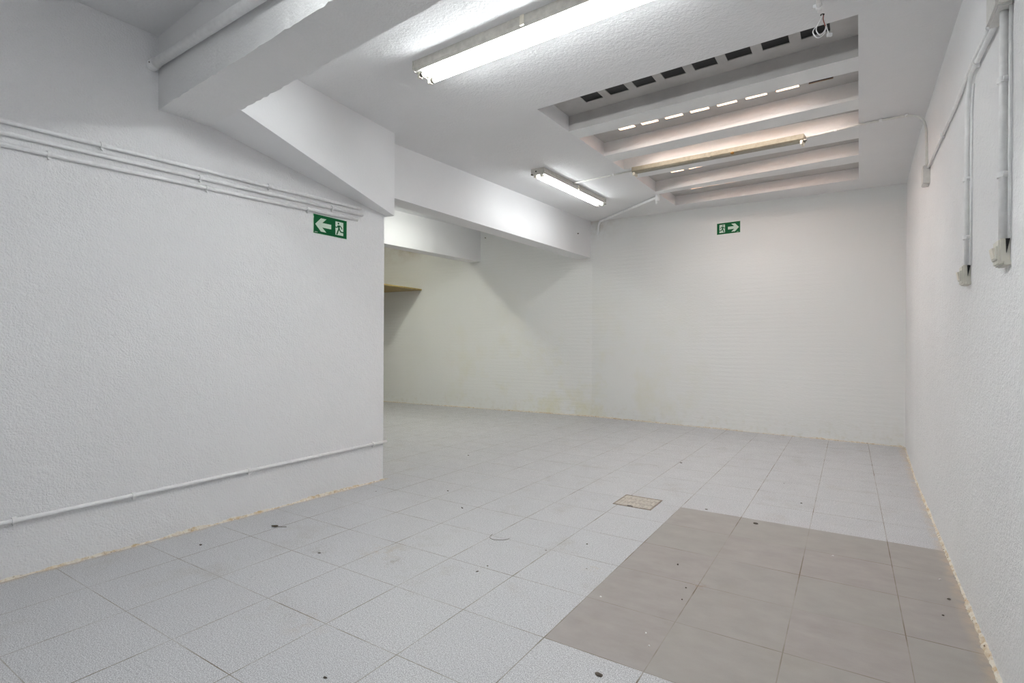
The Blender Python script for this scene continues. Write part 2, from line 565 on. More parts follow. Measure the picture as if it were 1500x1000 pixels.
jl = ['first', 'second', 'third', 'fourth']
for k, (a, b, c, d) in enumerate(JO):
    bm = new()
    n = 12
    front = []; rear = []
    for i in range(n + 1):
        t = i / n
        yf = a + (b - a) * t; yr_ = c + (d - c) * t
        xf = skx(0, yf) * (1 - t) + skx(1, yf) * t
        xq = skx(0, yr_) * (1 - t) + skx(1, yr_) * t
        front.append((xf, yf)); rear.append((xq, yr_ + random.uniform(-0.006, 0.006)))
    loop = front + rear[::-1]
    bot = [bm.verts.new((x, y, zc(x, y) - 0.002)) for x, y in loop]
    top = [bm.verts.new((x, y, zc(x, y) + PD + 0.004)) for x, y in loop]
    m = len(loop)
    for i in range(n):
        bm.faces.new((bot[i], bot[i + 1], bot[m - 2 - i], bot[m - 1 - i]))
        bm.faces.new((top[i], top[i + 1], top[m - 2 - i], top[m - 1 - i]))
    for i in range(m):
        j = (i + 1) % m
        bm.faces.new((bot[i], bot[j], top[j], top[i]))
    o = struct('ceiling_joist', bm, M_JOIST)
    o.data.materials.append(M_JOIST_SHADE)
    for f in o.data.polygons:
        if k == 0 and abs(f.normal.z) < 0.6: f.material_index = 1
    o['label'] = 'white concrete joist across the skylight, %s from the camera side' % jl[k]
    o['category'] = 'joist'; o['group'] = 'joists across the skylight'

# cross beam in the foreground
bm = new()
def beam_pt(x, rear):
    return 1.479 - 0.0626 * (x + 3.43) if not rear else 1.767 - 0.0816 * (x + 3.349)
bz = 2.504
L = []
xs_b = [-3.5 + i * 0.035 for i in range(120)]
loopf = [(x, beam_pt(x, 0)) for x in xs_b]; loopr = [(x, beam_pt(x, 1)) for x in xs_b]
vb_f = [bm.verts.new((x, y + random.uniform(-.003, .003), bz + random.uniform(-.003, .003))) for x, y in loopf]
vb_r = [bm.verts.new((x, y + random.uniform(-.003, .003), bz + random.uniform(-.003, .003))) for x, y in loopr]
vt_f = [bm.verts.new((x, y, 3.02)) for x, y in loopf]
vt_r = [bm.verts.new((x, y, 3.02)) for x, y in loopr]
for i in range(len(xs_b) - 1):
    bm.faces.new((vb_f[i], vb_f[i + 1], vb_r[i + 1], vb_r[i]))
    bm.faces.new((vt_f[i], vt_f[i + 1], vt_r[i + 1], vt_r[i]))
    bm.faces.new((vb_f[i], vb_f[i + 1], vt_f[i + 1], vt_f[i]))
    bm.faces.new((vb_r[i], vb_r[i + 1], vt_r[i + 1], vt_r[i]))
for i in (0, -1):
    bm.faces.new((vb_f[i], vb_r[i], vt_r[i], vt_f[i]))
o = struct('ceiling_beam', bm, M_BEAM)
o['label'] = 'white cross beam at upper left carrying a thick pipe on its face'; o['category'] = 'beam'

# sloping beam along the top of the partition
bm = new()
b_ = [(-3.60, 1.70, 2.53), (-2.974, 1.70, 2.506), (-3.252, 3.230, 2.236), (-3.62, 3.19, 2.236)]
t_ = [(p[0], p[1], 3.02) for p in b_]
hexa(bm, b_, t_)
o = struct('ceiling_beam', bm, M_SMOOTH)
o['label'] = 'white wedge beam with a sloping soffit above the left partition'; o['category'] = 'beam'

# beam running to the back wall
bm = new()
b_ = [(-3.438, 3.0, 2.452), (-3.532, 7.95, 2.565), (-3.757, 7.93, 2.553), (-3.632, 3.0, 2.452)]
t_ = [(p[0], p[1], 3.25) for p in b_]
hexa(bm, b_, t_)
o = struct('ceiling_beam', bm, M_SMOOTH)
o['label'] = 'white ceiling beam running to the back wall left of the small lit lamp'; o['category'] = 'beam'

# far beam in the left bay
bm = new()
b_ = [(-5.53, 2.7, 2.51), (-5.62, 7.85, 2.652), (-5.86, 7.85, 2.652), (-5.74, 2.7, 2.51)]
t_ = [(p[0], p[1], 3.35) for p in b_]
hexa(bm, b_, t_)
o = struct('ceiling_beam', bm, M_SMOOTH)
o['label'] = 'farthest white ceiling beam, above the shelf corner'; o['category'] = 'beam'

# crumbled plaster along the wall feet
def crumbs(name, pts_fn, a, b, side, hmax=0.022, step=0.015):
    bm = new()
    n = int((b - a) / step)
    prev = None
    lowf = 0.5
    for i in range(n + 1):
        s = a + (b - a) * i / n
        x, y = pts_fn(s)
        lowf = min(1.0, max(0.12, lowf + random.uniform(-0.22, 0.22)))
        h = 0.003 + hmax * lowf * random.uniform(0.6, 1.0)
        d = 0.004 + 0.014 * lowf * random.uniform(0.4, 1.0)
        nx, ny = side
        cur = [bm.verts.new((x - nx * 0.01, y - ny * 0.01, h)),
               bm.verts.new((x + nx * d * 0.4, y + ny * d * 0.4, h * 0.85)),
               bm.verts.new((x + nx * d, y + ny * d, h * 0.3)),
               bm.verts.new((x + nx * (d + 0.004), y + ny * (d + 0.004), -0.002))]
        if prev:
            for k in range(3):
                bm.faces.new((prev[k], cur[k], cur[k + 1], prev[k + 1]))
        prev = cur
    return struct(name, bm, M_CRUMB)
crumbs('trim_1', lambda s: (xl(s), s), -0.5, 3.2, (1, 0), 0.024)
crumbs('trim_2', lambda s: (xr(s), s), 0.5, 7.52, (-1, 0), 0.020)
crumbs('trim_3', lambda s: (s, yb(s)), -8.1, 0.54, (0, -1), 0.022)

# ------------------------------------------------------------------ fluorescent fixtures
def fixture(label, p0, p1, tubes, mat_tube, mat_h, W=0.18, H=0.062, group=None, toff=0.044, knob=True, name='fluorescent_fixture', fix_drop=0.0):
    p0 = Vector(p0); p1 = Vector(p1)
    d = (p1 - p0); Lh = d.length / 2; d.normalize()
    side = Vector((0, 0, 1)).cross(d).normalized()
    up = d.cross(side).normalized()
    M = Matrix((( d.x, side.x, up.x, 0), (d.y, side.y, up.y, 0), (d.z, side.z, up.z, 0), (0, 0, 0, 1)))
    mid = (p0 + p1) / 2
    M.translation = mid
    t = thing(name, label, 'light', mid, group)
    # folded sheet housing with sloping shoulders
    bm = new()
    prof = [(-W / 2, 0.001), (-W / 2, -H * 0.75), (-W / 2 + 0.012, -H), (W / 2 - 0.012, -H), (W / 2, -H * 0.75), (W / 2, 0.001)]
    hexa(bm, [M @ Vector((-Lh, a, z)) for a, z in prof], [M @ Vector((Lh, a, z)) for a, z in prof])
    hs = part('housing', bm, mat_h, t)
    # end plates with a dark cable hole
    for s in (-1, 1):
        bm = new()
        pr = [(-W / 2 - 0.004, 0.0), (-W / 2 - 0.004, -H * 0.78), (-W / 2 + 0.011, -H - 0.004), (W / 2 - 0.011, -H - 0.004), (W / 2 + 0.004, -H * 0.78), (W / 2 + 0.004, 0.0)]
        xa, xb = (s * Lh - 0.003, s * Lh + 0.003)
        hexa(bm, [M @ Vector((xa, a, z)) for a, z in pr], [M @ Vector((xb, a, z)) for a, z in pr])
        ep = part('end_plate', bm, mat_h, t)
        bm = new()
        sweep(bm, [M @ Vector((s * (Lh + 0.002), 0.02, -H * 0.5)), M @ Vector((s * (Lh + 0.0045), 0.02, -H * 0.5))], 0.009, 12)
        link('cable_hole', bm, M_DARK, ep, WORLD[ep.name])
        if knob:
            bm = new()
            sweep(bm, [M @ Vector((s * (Lh + 0.002), -W * 0.40 * s, -H - 0.002)), M @ Vector((s * (Lh + 0.02), -W * 0.40 * s, -H - 0.002)), M @ Vector((s * (Lh + 0.026), -W * 0.40 * s, -H - 0.004))], 0.009, 10)
            link('end_clip', bm, M_METAL, ep, WORLD[ep.name])
    # middle seam clip
    bm = new()
    box(bm, (-0.012, -W / 2 - 0.005, -H * 0.9), (0.012, W / 2 + 0.005, -0.004), M)
    part('seam_clip', bm, M_HOLD if mat_tube else mat_h, t)
    zt = -H - 0.0138
    offs = [-toff, toff]
    for off in offs:
        for s in (-1, 1):
            bm = new()
            box(bm, (s * Lh - 0.024 if s > 0 else -Lh + 0.004, off - 0.014, zt - 0.017), (s * Lh - 0.004 if s > 0 else -Lh + 0.024, off + 0.014, -H + 0.002), M, 0.004)
            part('lamp_socket', bm, M_HOLD, t)
    if tubes:
        for off in offs:
            bm = new()
            sweep(bm, [M @ Vector((-Lh + 0.045, off, zt)), M @ Vector((Lh - 0.045, off, zt))], 0.0132, 18)
            tb = part('lamp_tube', bm, mat_tube, t, True)
            for s in (-1, 1):
                bm = new()
                sweep(bm, [M @ Vector((s * (Lh - 0.046), off, zt)), M @ Vector((s * (Lh - 0.024), off, zt))], 0.0137, 16)
                link('tube_cap', bm, M_METAL, tb, WORLD[tb.name])
    return t, M

def cp(x, y, h=0.0):
    return Vector((x, y, zc(x, y) + h))

F1, M1 = fixture('long lit twin tube ceiling lamp nearest the camera, beside the cross beam',
        cp(-2.235, 2.468), cp(-0.60, 2.335), True, M_TUBE, M_HOUS, group='twin tube ceiling lamps')
F2, M2 = fixture('smaller lit twin tube lamp on the ceiling left of the skylight',
        cp(-2.742, 4.775), cp(-2.762, 6.47), True, M_TUBE_SMALL, M_HOUS, W=0.15, H=0.060, toff=0.036, group='twin tube ceiling lamps')
F3, M3 = fixture('yellowed unlit lamp housing without tubes hanging under the skylight joist',
        cp(-1.885, 5.285, -0.006), cp(-0.325, 5.085, -0.006), False, None, M_HOUS_OLD, W=0.085, H=0.052, toff=0.028)
F4, M4 = fixture('lit lamp in the middle bay hidden behind the partition',
        cp(-4.68, 4.6), cp(-4.72, 6.1), True, M_TUBE_BAY, M_HOUS)
F5, M5 = fixture('lit lamp in the far bay hidden behind the partition',
        cp(-6.2, 4.6), cp(-6.23, 6.1), True, M_TUBE_FAR, M_HOUS)
F6, M6 = fixture('lit lamp on the front bay ceiling just before the cross beam, above the frame',
        (-1.75, 0.90, ZF), (-0.22, 0.81, ZF), True, M_TUBE_FRONT, M_HOUS)
F7_FILL, M7 = fixture('added unseen fill lamp on the front bay ceiling well behind the camera',
        (-2.3, -2.4, ZF), (-0.75, -2.4, ZF), True, M_TUBE_FILL, M_HOUS)  # fill lamp added out of view to brighten the room
bm = new()
q = M3 @ Vector((0.21, 0.0, -0.052))
bmesh.ops.create_icosphere(bm, subdivisions=2, radius=0.014)
for v in bm.verts:
    v.co = Vector((v.co.x * 1.3, v.co.y * 1.6, v.co.z * 0.8)) + M3 @ Vector((0.21, -0.03, -0.045))
rp = part('rust_spot', bm, M_RUST, F3); rp['label'] = 'brown rust spot'

# ------------------------------------------------------------------ conduits
def clip_mesh(p, d, n, r):
    """saddle clip at p on a pipe of direction d, wall normal n"""
    d = Vector(d).normalized(); n = Vector(n).normalized(); s = d.cross(n).normalized()
    bm = new()
    ring_a, ring_b = [], []
    for k in range(13):
        a = math.pi * k / 12
        off = s * (math.cos(a) * (r + 0.005)) + n * (math.sin(a) * (r + 0.005))
        ring_a.append(bm.verts.new(Vector(p) + off - d * 0.009)); ring_b.append(bm.verts.new(Vector(p) + off + d * 0.009))
    base = Vector(p) - n * (r + 0.001)
    low = s if s.z < -0.3 else (-s if s.z > 0.3 else s)
    nub = Vector(p) + low * (r + 0.009) - n * (r * 0.2)
    sweep(bm, [nub - n * (r * 0.8), nub + n * 0.006], 0.0065, 10)
    for k in range(12):
        bm.faces.new((ring_a[k], ring_a[k + 1], ring_b[k + 1], ring_b[k]))
    # legs down to the wall and a screw tab
    for idx in (0, 12):
        a0, b0 = ring_a[idx], ring_b[idx]
        a1 = bm.verts.new(a0.co - n * (r + 0.001)); b1 = bm.verts.new(b0.co - n * (r + 0.001))
        bm.faces.new((a0, b0, b1, a1))
    ca = bm.faces.new(ring_a + [bm.verts.new(ring_a[12].co - n * (r + 0.001)), bm.verts.new(ring_a[0].co - n * (r + 0.001))])
    cb = bm.faces.new(ring_b + [bm.verts.new(ring_b[12].co - n * (r + 0.001)), bm.verts.new(ring_b[0].co - n * (r + 0.001))])
    return bm

def conduit(name, label, cat, pts, r, clips=(), n=(1, 0, 0), mat=None, group=None, bend=0.0, seg=14):
    mat = mat or M_PIPE
    path = arc_path(pts, bend) if bend else [Vector(p) for p in pts]
    mid = path[0]
    t = thing(name, label, cat, mid, group)
    bm = new(); sweep(bm, path, r, seg)
    part('pipe', bm, mat, t, True)
    for p, d in clips:
        part('clip', clip_mesh(p, d, n, r), M_CLIP, t, False)
    return t

def lw_pipe(z0, z1, ya_, yb_, r, clip_ys, label, group, off=None):
    off = off or r + 0.002
    def P(y):
        return Vector((xl(y) + off, y, z0 + (z1 - z0) * (y - 0.80) / (2.926 - 0.80)))
    d = P(yb_) - P(ya_)
    return conduit('conduit', label, 'conduit', [P(ya_), P((ya_ + yb_) / 2), P(yb_)], r,
                   [(P(y), d) for y in clip_ys], (1, 0, 0), group=group)
g = 'conduits along the left partition'
lw_pipe(2.203, 2.240, -0.5, 2.93, 0.0115, (1.205, 2.15), 'top one of three parallel white conduits on the left partition', g)
lw_pipe(2.147, 2.194, -0.5, 2.95, 0.0115, (1.705, 2.66), 'middle one of three parallel white conduits on the left partition', g)
lw_pipe(2.090, 2.146, -0.5, 2.90, 0.0115, (0.984, 1.745, 2.45), 'lowest of three parallel white conduits, just above the green sign', g)
lw_pipe(0.282, 0.319, -0.5, 3.215, 0.0115, (0.861, 1.36, 2.02, 3.07), 'single white conduit low on the left partition near the floor', g)

# thick pipe on the front of the cross beam
def bp(x): return Vector((x, beam_pt(x, 0) - 0.034, 2.745 - (x + 3.40) * 0.048))
t = thing('drain_pipe', 'thick white pipe along the front face of the cross beam', 'pipe', bp(-3.39))
bm = new(); sweep(bm, [bp(-3.37), bp(-2.4), bp(-1.0), bp(0.38)], 0.0255, 22); part('pipe', bm, M_PIPE, t, True)
bm = new(); sweep(bm, [bp(-3.415), bp(-3.33)], 0.030, 22)
part('collar', bm, M_PIPE, t, True)
for x in (-1.9, -0.6):
    bm = new(); sweep(bm, [bp(x - 0.012), bp(x + 0.012)], 0.0285, 22); part('bracket', bm, M_PIPE, t, True)
bm = new(); p = bp(-3.345)
sweep(bm, [p + Vector((0, -0.028, -0.005)), p + Vector((0, -0.033, -0.005))], 0.004, 8)
part('screw', bm, M_METAL, t)

# ---- right wall
def rp_(y, z, off=0.0): return Vector((xr(y) - off, y, z))
NR = (-1, 0, 0)
def wall_box(name, label, cat, ya_, yb_, za, zb, dep, mat, group=None, bev=0.005):
    t = thing(name, label, cat, rp_((ya_ + yb_) / 2, za), group)
    bm = new()
    box(bm, (0, ya_, za), (1, yb_, zb))
    for v in bm.verts:
        v.co.x = xr(v.co.y) - (dep if v.co.x < 0.5 else -0.004)
    bmesh.ops.bevel(bm, geom=list(bm.edges), offset=bev, segments=2, affect='EDGES')
    part('body', bm, mat, t)
    return t

def switch(label, y0, z0, z1, dep, w, group):
    t = wall_box('light_switch', label, 'switch', y0, y0 + w, z0, z1, dep, M_BOX, group)
    # back plate, top cable entry, rocker with a raised rim
    bm = new(); box(bm, (0, y0 - 0.008, z0 - 0.002), (1, y0 + w + 0.004, z0 + 0.010))
    for v in bm.verts: v.co.x = xr(v.co.y) - (dep * 0.55 if v.co.x < 0.5 else -0.004)
    part('base_lip', bm, M_BOX, t)
    bm = new(); box(bm, (0, y0 + 0.014, z0 + 0.018), (1, y0 + w - 0.014, z1 - 0.022))
    for v in bm.verts: v.co.x = xr(v.co.y) - (dep + 0.006 if v.co.x < 0.5 else dep - 0.004)
    bmesh.ops.bevel(bm, geom=list(bm.edges), offset=0.002, segments=1, affect='EDGES')
    rim = part('switch_frame', bm, M_BOX, t)
    bm = new()
    zm = (z0 + z1) / 2
    for v_ in ((0, y0 + 0.022, z0 + 0.024), ):
        box(bm, v_, (1, y0 + w - 0.022, z1 - 0.028))
    for v in bm.verts:
        top = v.co.z > zm
        v.co.x = xr(v.co.y) - ((dep + (0.014 if top else 0.008)) if v.co.x < 0.5 else dep)
    link('rocker', bm, M_HOLD, rim, WORLD[rim.name])
    # dark gap left where the box has come away from the wall
    bm = new()
    a, b, c = rp_(y0 - 0.004, z1 - 0.002, 0.002), rp_(y0 - 0.004, z1 - 0.002, dep * 0.42), rp_(y0 - 0.004, z1 - 0.05, dep * 0.36)
    hexa(bm, [a, b, c], [p + Vector((0, 0.006, 0)) for p in (a, b, c)])
    gp = part('gap', bm, M_DARK, t); gp['label'] = 'dark gap at the rear corner'
    return t
gs = 'switches on the right wall'
switch('near cream light switch on the right wall, lower end of the straight conduit', 2.335, 1.422, 1.508, 0.030, 0.090, gs)
switch('farther cream light switch on the right wall, lower end of the bent conduit', 3.075, 1.430, 1.516, 0.031, 0.085, gs)

wall_box('junction_box', 'small grey white junction box high on the right wall by the skylight', 'junction box', 4.745, 4.875, 2.315, 2.445, 0.042, M_JBOX, 'junction boxes on the right wall')
tb = wall_box('junction_box', 'grey junction box at the top edge of the photo where conduits meet', 'junction box', 2.30, 2.46, 2.262, 2.40, 0.046, M_JBOX, 'junction boxes on the right wall', 0.008)

gc = 'conduits on the right wall'
A = [rp_(2.44, 2.31, .016), rp_(2.81, 2.337, .016), rp_(3.03, 2.325, .016)]
conduit('conduit', 'straight vertical white conduit down to the near light switch', 'conduit',
        [rp_(2.352, 2.27, .017), rp_(2.352, 1.95, .017), rp_(2.352, 1.505, .017)], 0.0115,
        [(rp_(2.352, 2.035, .017), (0, 0, 1)), (rp_(2.352, 1.72, .017), (0, 0, 1))], NR, group=gc)
conduit('conduit', 'white conduit sloping from the top box then bending down to the far switch', 'conduit',
        [rp_(2.44, 2.290, .014), rp_(3.02, 2.336, .014), rp_(3.084, 2.20, .014), rp_(3.088, 1.515, .014)], 0.0095,
        [(rp_(2.86, 2.325, .014), (0, 1, 0.08)), (rp_(3.087, 1.90, .014), (0, 0, 1)), (rp_(3.088, 1.64, .014), (0, 0, 1))], NR, group=gc, bend=0.06)
conduit('conduit', 'thin white conduit sloping on to the small junction box by the skylight', 'conduit',
        [rp_(2.44, 2.325, .012), rp_(2.97, 2.372, .012), rp_(3.5, 2.372, .012), rp_(4.745, 2.425, .012)], 0.0085,
        [(rp_(2.62, 2.340, .012), (0, 1, 0.05)), (rp_(3.95, 2.392, .012), (0, 1, 0.04))], NR, group=gc, bend=0.1)
conduit('cable', 'thin cable beside the straight conduit to the near switch', 'cable',
        [rp_(2.318, 2.262, .006), rp_(2.316, 1.9, .006), rp_(2.322, 1.505, .006)], 0.0042, mat=M_PIPE, group='thin cables on the right wall', seg=10)
conduit('cable', 'thin cable beside the bent conduit to the far switch', 'cable',
        [rp_(3.0, 2.29, .005), rp_(3.036, 2.20, .005), rp_(3.040, 1.9, .005), rp_(3.046, 1.51, .005)], 0.0038, mat=M_PIPE, group='thin cables on the right wall', bend=0.05, seg=10)

# ---- ceiling cables
def cpv(x, y, off): return Vector((x, y, zc(x, y) - off))
conduit('ceiling_conduit', 'white conduit bending from the ceiling down to the small junction box', 'conduit',
        [cpv(-0.31, 5.075, .030), cpv(0.06, 5.02, .012), cpv(0.20, 5.0, .011), cpv(0.40, 4.975, .012),
         rp_(4.86, 2.80, .016), rp_(4.79, 2.44, .016)], 0.0085,
        [(cpv(-0.10, 5.042, .020), (1, -0.1, 0)), (cpv(0.20, 5.0, .011), (1, -0.1, 0)), (cpv(0.36, 4.98, .012), (1, -.1, 0)), ], (0, 0, -1), mat=M_PIPE_AGED, bend=0.11)
conduit('ceiling_conduit', 'thin white conduit on the ceiling joining the lit lamp to the yellowed one', 'conduit',
        [cpv(-2.672, 5.47, .014), cpv(-2.2, 5.40, .010), cpv(-1.90, 5.33, .016)], 0.0085,
        [(cpv(-2.15, 5.388, .010), (1, -.16, 0))], (0, 0, -1), mat=M_PIPE_AGED)

# drain hose from the skylight corner down the back wall
t = thing('drain_hose', 'white plastic pipe from the skylight corner to the top of the back wall', 'pipe', cpv(-2.06, 6.55, 0.03))
bm = new()
path = arc_path([cpv(-2.06, 6.62, .026), cpv(-3.34, 7.80, .030), Vector((-3.385, yb(-3.385) - 0.022, 3.06)), Vector((-3.40, yb(-3.40) - 0.020, 2.915))], 0.05)
sweep(bm, path, 0.0165, 16); part('pipe', bm, M_PIPE, t, True)
bm = new(); sweep(bm, [cpv(-2.045, 6.60, -0.02), cpv(-2.045, 6.60, .075)], 0.026, 18); part('socket', bm, M_PIPE, t, True)
bm = new(); sweep(bm, [cpv(-2.07, 6.64, .02), cpv(-2.075, 6.645, .105)], 0.011, 12); part('stub', bm, M_PIPE, t, True)

# wire tail hanging by the skylight
conduit('ceiling_conduit', 'short white conduit end on the ceiling above the hanging wires', 'conduit',
        [cpv(-0.10, 2.2, .012), cpv(-0.128, 2.75, .012), cpv(-0.134, 3.055, .012)], 0.011,
        [(cpv(-0.133, 3.01, .012), (0, 1, 0))], (0, 0, -1), mat=M_PIPE)
hx, hy = -0.122, 3.125
t = thing('hanging_wires', 'loose loop of white wires with a connector hanging beside the skylight', 'wire', cpv(hx, hy, 0))
hz = zc(hx, hy)
RTV = Vector((0.843, 0.538, 0))
def wl(a, b, k=0.0): return Vector((hx, hy, hz)) + RTV * a + Vector((-0.3 * k, 0.5 * k, b))
def smooth_path(pts, n=8):
    P = [Vector(p) for p in pts]
    P = [P[0]] + P + [P[-1]]
    out = []
    for i in range(1, len(P) - 2):
        for k in range(n):
            s = k / n
            a, b, c, d = P[i - 1], P[i], P[i + 1], P[i + 2]
            out.append(0.5 * ((2 * b) + (c - a) * s + (2 * a - 5 * b + 4 * c - d) * s * s + (3 * b - a - 3 * c + d) * s ** 3))
    out.append(P[-2])
    return out
for pts in ([wl(0, 0), wl(-0.012, -0.03), wl(-0.028, -0.06), wl(-0.030, -0.085), wl(-0.012, -0.105), wl(0.010, -0.085), wl(0.018, -0.06), wl(0.014, -0.03)],
            [wl(0.002, 0, .02), wl(-0.01, -0.035, .02), wl(-0.040, -0.075, .02), wl(-0.036, -0.098, .02), wl(-0.014, -0.112, .02), wl(0.016, -0.09, .02), wl(0.024, -0.055, .02), wl(0.016, -0.03, .02)]):
    bm = new(); sweep(bm, smooth_path(pts), 0.0028, 8); part('wire', bm, M_CLIP, t, True)
bm = new(); sweep(bm, smooth_path([wl(0.006, -0.004), wl(0.004, -0.025), wl(0.010, -0.045), wl(0.016, -0.06)]), 0.0024, 8)
part('wire', bm, M_COPPER, t, True)
bm = new(); sweep(bm, smooth_path([wl(0.018, -0.05), wl(0.026, -0.08), wl(0.034, -0.10)]), 0.0026, 8); part('wire', bm, M_CLIP, t, True)
bm = new(); box(bm, (-0.012, -0.007, -0.008), (0.012, 0.007, 0.008), Matrix.Translation(wl(0.036, -0.104)) @ Matrix.Rotation(0.5, 4, 'Z'), 0.002)
part('connector_block', bm, M_CLIP, t)
bm = new(); sweep(bm, [Vector((hx, hy, hz + 0.002)), Vector((hx, hy, hz - 0.0015))], 0.010, 12)
part('cable_hole', bm, M_DARK, t)

# ------------------------------------------------------------------ exit signs
def poly(bm, pts, F, h0, h1):
    hexa(bm, [F(u, v, h0) for u, v in pts], [F(u, v, h1) for u, v in pts])
def stroke(bm, pts, w, F, h0, h1, asp):
    # thick polyline in sign units (u scaled by aspect)
    P = [Vector((u * asp, v)) for u, v in pts]
    for a, b in zip(P[:-1], P[1:]):
        d = (b - a).normalized(); n = Vector((-d.y, d.x)) * w / 2
        e = d * w * 0.3
        q = [a - e + n, a - e - n, b + e - n, b + e + n]
        poly(bm, [(p.x / asp, p.y) for p in q], F, h0, h1)
def exit_sign(label, base, right, nrm, W, H, mirror, torn):
    base = Vector(base); right = Vector(right).normalized(); nrm = Vector(nrm).normalized()
    up = Vector((0, 0, 1))
    asp = W / H
    def F0(u, v, h): return base + right * (u * W) + up * (v * H) + nrm * h
    def F(u, v, h):  return F0(1 - u if mirror else u, v, h)
    t = thing('exit_sign', label, 'sign', base, 'green exit signs')
    bm = new()
    m = 0.018
    pts = [(-m / 1.6, -m * 1.3), (1 + m * 0.8, -m * 1.3), (1 + m * 0.8, 1 + m), (-m / 1.6, 1 + m)]
    poly(bm, pts, F0, 0.0, 0.002); part('panel', bm, M_PALE, t)
    bm = new()
    if torn:
        pts = [(0.004, 0.0), (1, 0), (1, 1), (0.0, 1), (0.0, 0.93), (0.012, 0.86), (0.004, 0.72), (0.010, 0.40)]
    else:
        pts = [(0, 0), (1, 0), (1, 1), (0, 1)]
    poly(bm, pts, F0, 0.002, 0.0026); part('green_field', bm, M_GREEN, t)
    bm = new()
    arrow = [(.05, .48), (.215, .84), (.375, .84), (.27, .605), (.52, .605), (.52, .36), (.27, .36), (.375, .13), (.215, .13)]
    # two convex pieces keep the concave arrow clean
    poly(bm, [(.05, .48), (.215, .84), (.375, .84), (.19, .48)], F, 0.0026, 0.0030)
    poly(bm, [(.05, .48), (.19, .48), (.375, .13), (.215, .13)], F, 0.0026, 0.0030)
    poly(bm, [(.19, .605), (.52, .605), (.52, .36), (.19, .36)], F, 0.0026, 0.0030)
    part('arrow', bm, M_PALE, t)
    bm = new()
    poly(bm, [(.65, .13), (.893, .13), (.893, .86), (.65, .86)], F, 0.0026, 0.0030)
    part('doorway', bm, M_PALE, t)
    bm = new()
    h0, h1 = 0.0030, 0.0034
    hd = [(.742 + .052 / asp * math.cos(2 * math.pi * k / 16), .765 + .052 * math.sin(2 * math.pi * k / 16)) for k in range(16)]
    poly(bm, hd, F, h0, h1)
    poly(bm, [(.722, .665), (.79, .675), (.775, .44), (.735, .44)], F, h0, h1)          # torso
    stroke(bm, [(.728, .645), (.70, .54), (.652, .545)], .055, F, h0, h1, asp)          # leading arm
    stroke(bm, [(.785, .655), (.83, .58), (.852, .50)], .055, F, h0, h1, asp)           # trailing arm
    stroke(bm, [(.75, .46), (.725, .33), (.695, .17)], .075, F, h0, h1, asp)            # standing leg
    stroke(bm, [(.765, .47), (.81, .33), (.893, .315)], .07, F, h0, h1, asp)            # kicked back leg
    part('running_figure', bm, M_GREEN, t)
    bm = new()
    for k in range(4):
        u = .035 + .022 * k if not mirror else .86 + .022 * k
        poly(bm, [(u, .055), (u + .016, .055), (u + .016, .085), (u, .085)], F0, 0.0026, 0.0029)
    part('maker_mark', bm, M_PALE, t)
    return t
ysn, ysf = 2.505, 2.805
n_ = Vector((1, -0.0387, 0)).normalized()
exit_sign('green exit sign with left arrow on the left partition under the conduits',
          Vector((xl(ysn), ysn, 1.974)) + n_ * 0.0006, (xl(ysf) - xl(ysn), ysf - ysn, 0), n_, 0.297, 0.141, False, True)
xa, xb = -1.553, -1.25
nb = Vector((-0.0872, -1, 0)).normalized()
exit_sign('green exit sign with right arrow on the back wall under the skylight',
          Vector((xa, yb(xa), 2.696)) + nb * 0.0006, (xb - xa, yb(xb) - yb(xa), 0), nb, 0.304, 0.152, True, False)

# ------------------------------------------------------------------ shelf in the far corner
t = thing('wall_shelf', 'yellow brown board shelf in the far left corner behind the partition', 'shelf', (-7.5, 6.4, 2.19))
bm = new()
hexa(bm, [(-6.86, 5.6, 2.19), (-6.94, yb(-6.94), 2.19), (-8.15, yb(-8.15), 2.19), (-8.15, 5.6, 2.19)],
         [(-6.86, 5.6, 2.212), (-6.94, yb(-6.94), 2.212), (-8.15, yb(-8.15), 2.212), (-8.15, 5.6, 2.212)])
part('board', bm, M_SHELF, t)
bm = new()
hexa(bm, [(-6.857, 5.6, 2.200), (-6.937, yb(-6.94), 2.200), (-6.945, yb(-6.94), 2.200), (-6.865, 5.6, 2.200)],
         [(-6.857, 5.6, 2.218), (-6.937, yb(-6.94), 2.218), (-6.945, yb(-6.94), 2.218), (-6.865, 5.6, 2.218)])
part('edging', bm, M_SHELF_EDGE, t)
bm = new(); box(bm, (-8.15, 5.9, 2.15), (-6.95, 5.93, 2.19)); part('bearer', bm, M_SHELF, t)

# ------------------------------------------------------------------ floor drain
t = thing('floor_drain', 'square worn floor drain cover set in the tiles before the grey patch', 'drain', (-1.3, 3.765, 0))
dx0, dx1, dy0, dy1 = -1.44, -1.16, 3.625, 3.905
bm = new()
w = 0.010
for lo, hi in (((dx0, dy0), (dx1, dy0 + w)), ((dx0, dy1 - w), (dx1, dy1)), ((dx0, dy0 + w), (dx0 + w, dy1 - w)), ((dx1 - w, dy0 + w), (dx1, dy1 - w))):
    box(bm, (lo[0], lo[1], -0.002), (hi[0], hi[1], 0.003))
part('frame', bm, M_DRAIN_D, t)
bm = new()
box(bm, (dx0 + w, dy0 + w, -0.004), (dx1 - w, dy1 - w, 0.0012))
nn = 9
st = (dx1 - dx0 - 2 * w) / nn
for i in range(nn):
    for j in range(3):
        x0 = dx0 + w + i * st + 0.004
        y0 = dy0 + w + 0.006 + j * (dy1 - dy0 - 2 * w - 0.006) / 3
        box(bm, (x0, y0, 0.001), (x0 + st - 0.008, y0 + (dy1 - dy0 - 2 * w) / 3 - 0.012, 0.0032))
part('cover', bm, M_DRAIN, t)
bm = new(); box(bm, (-1.335, 3.632, 0.001), (-1.295, 3.646, 0.0042)); part('lift_slot', bm, M_DARK, t)

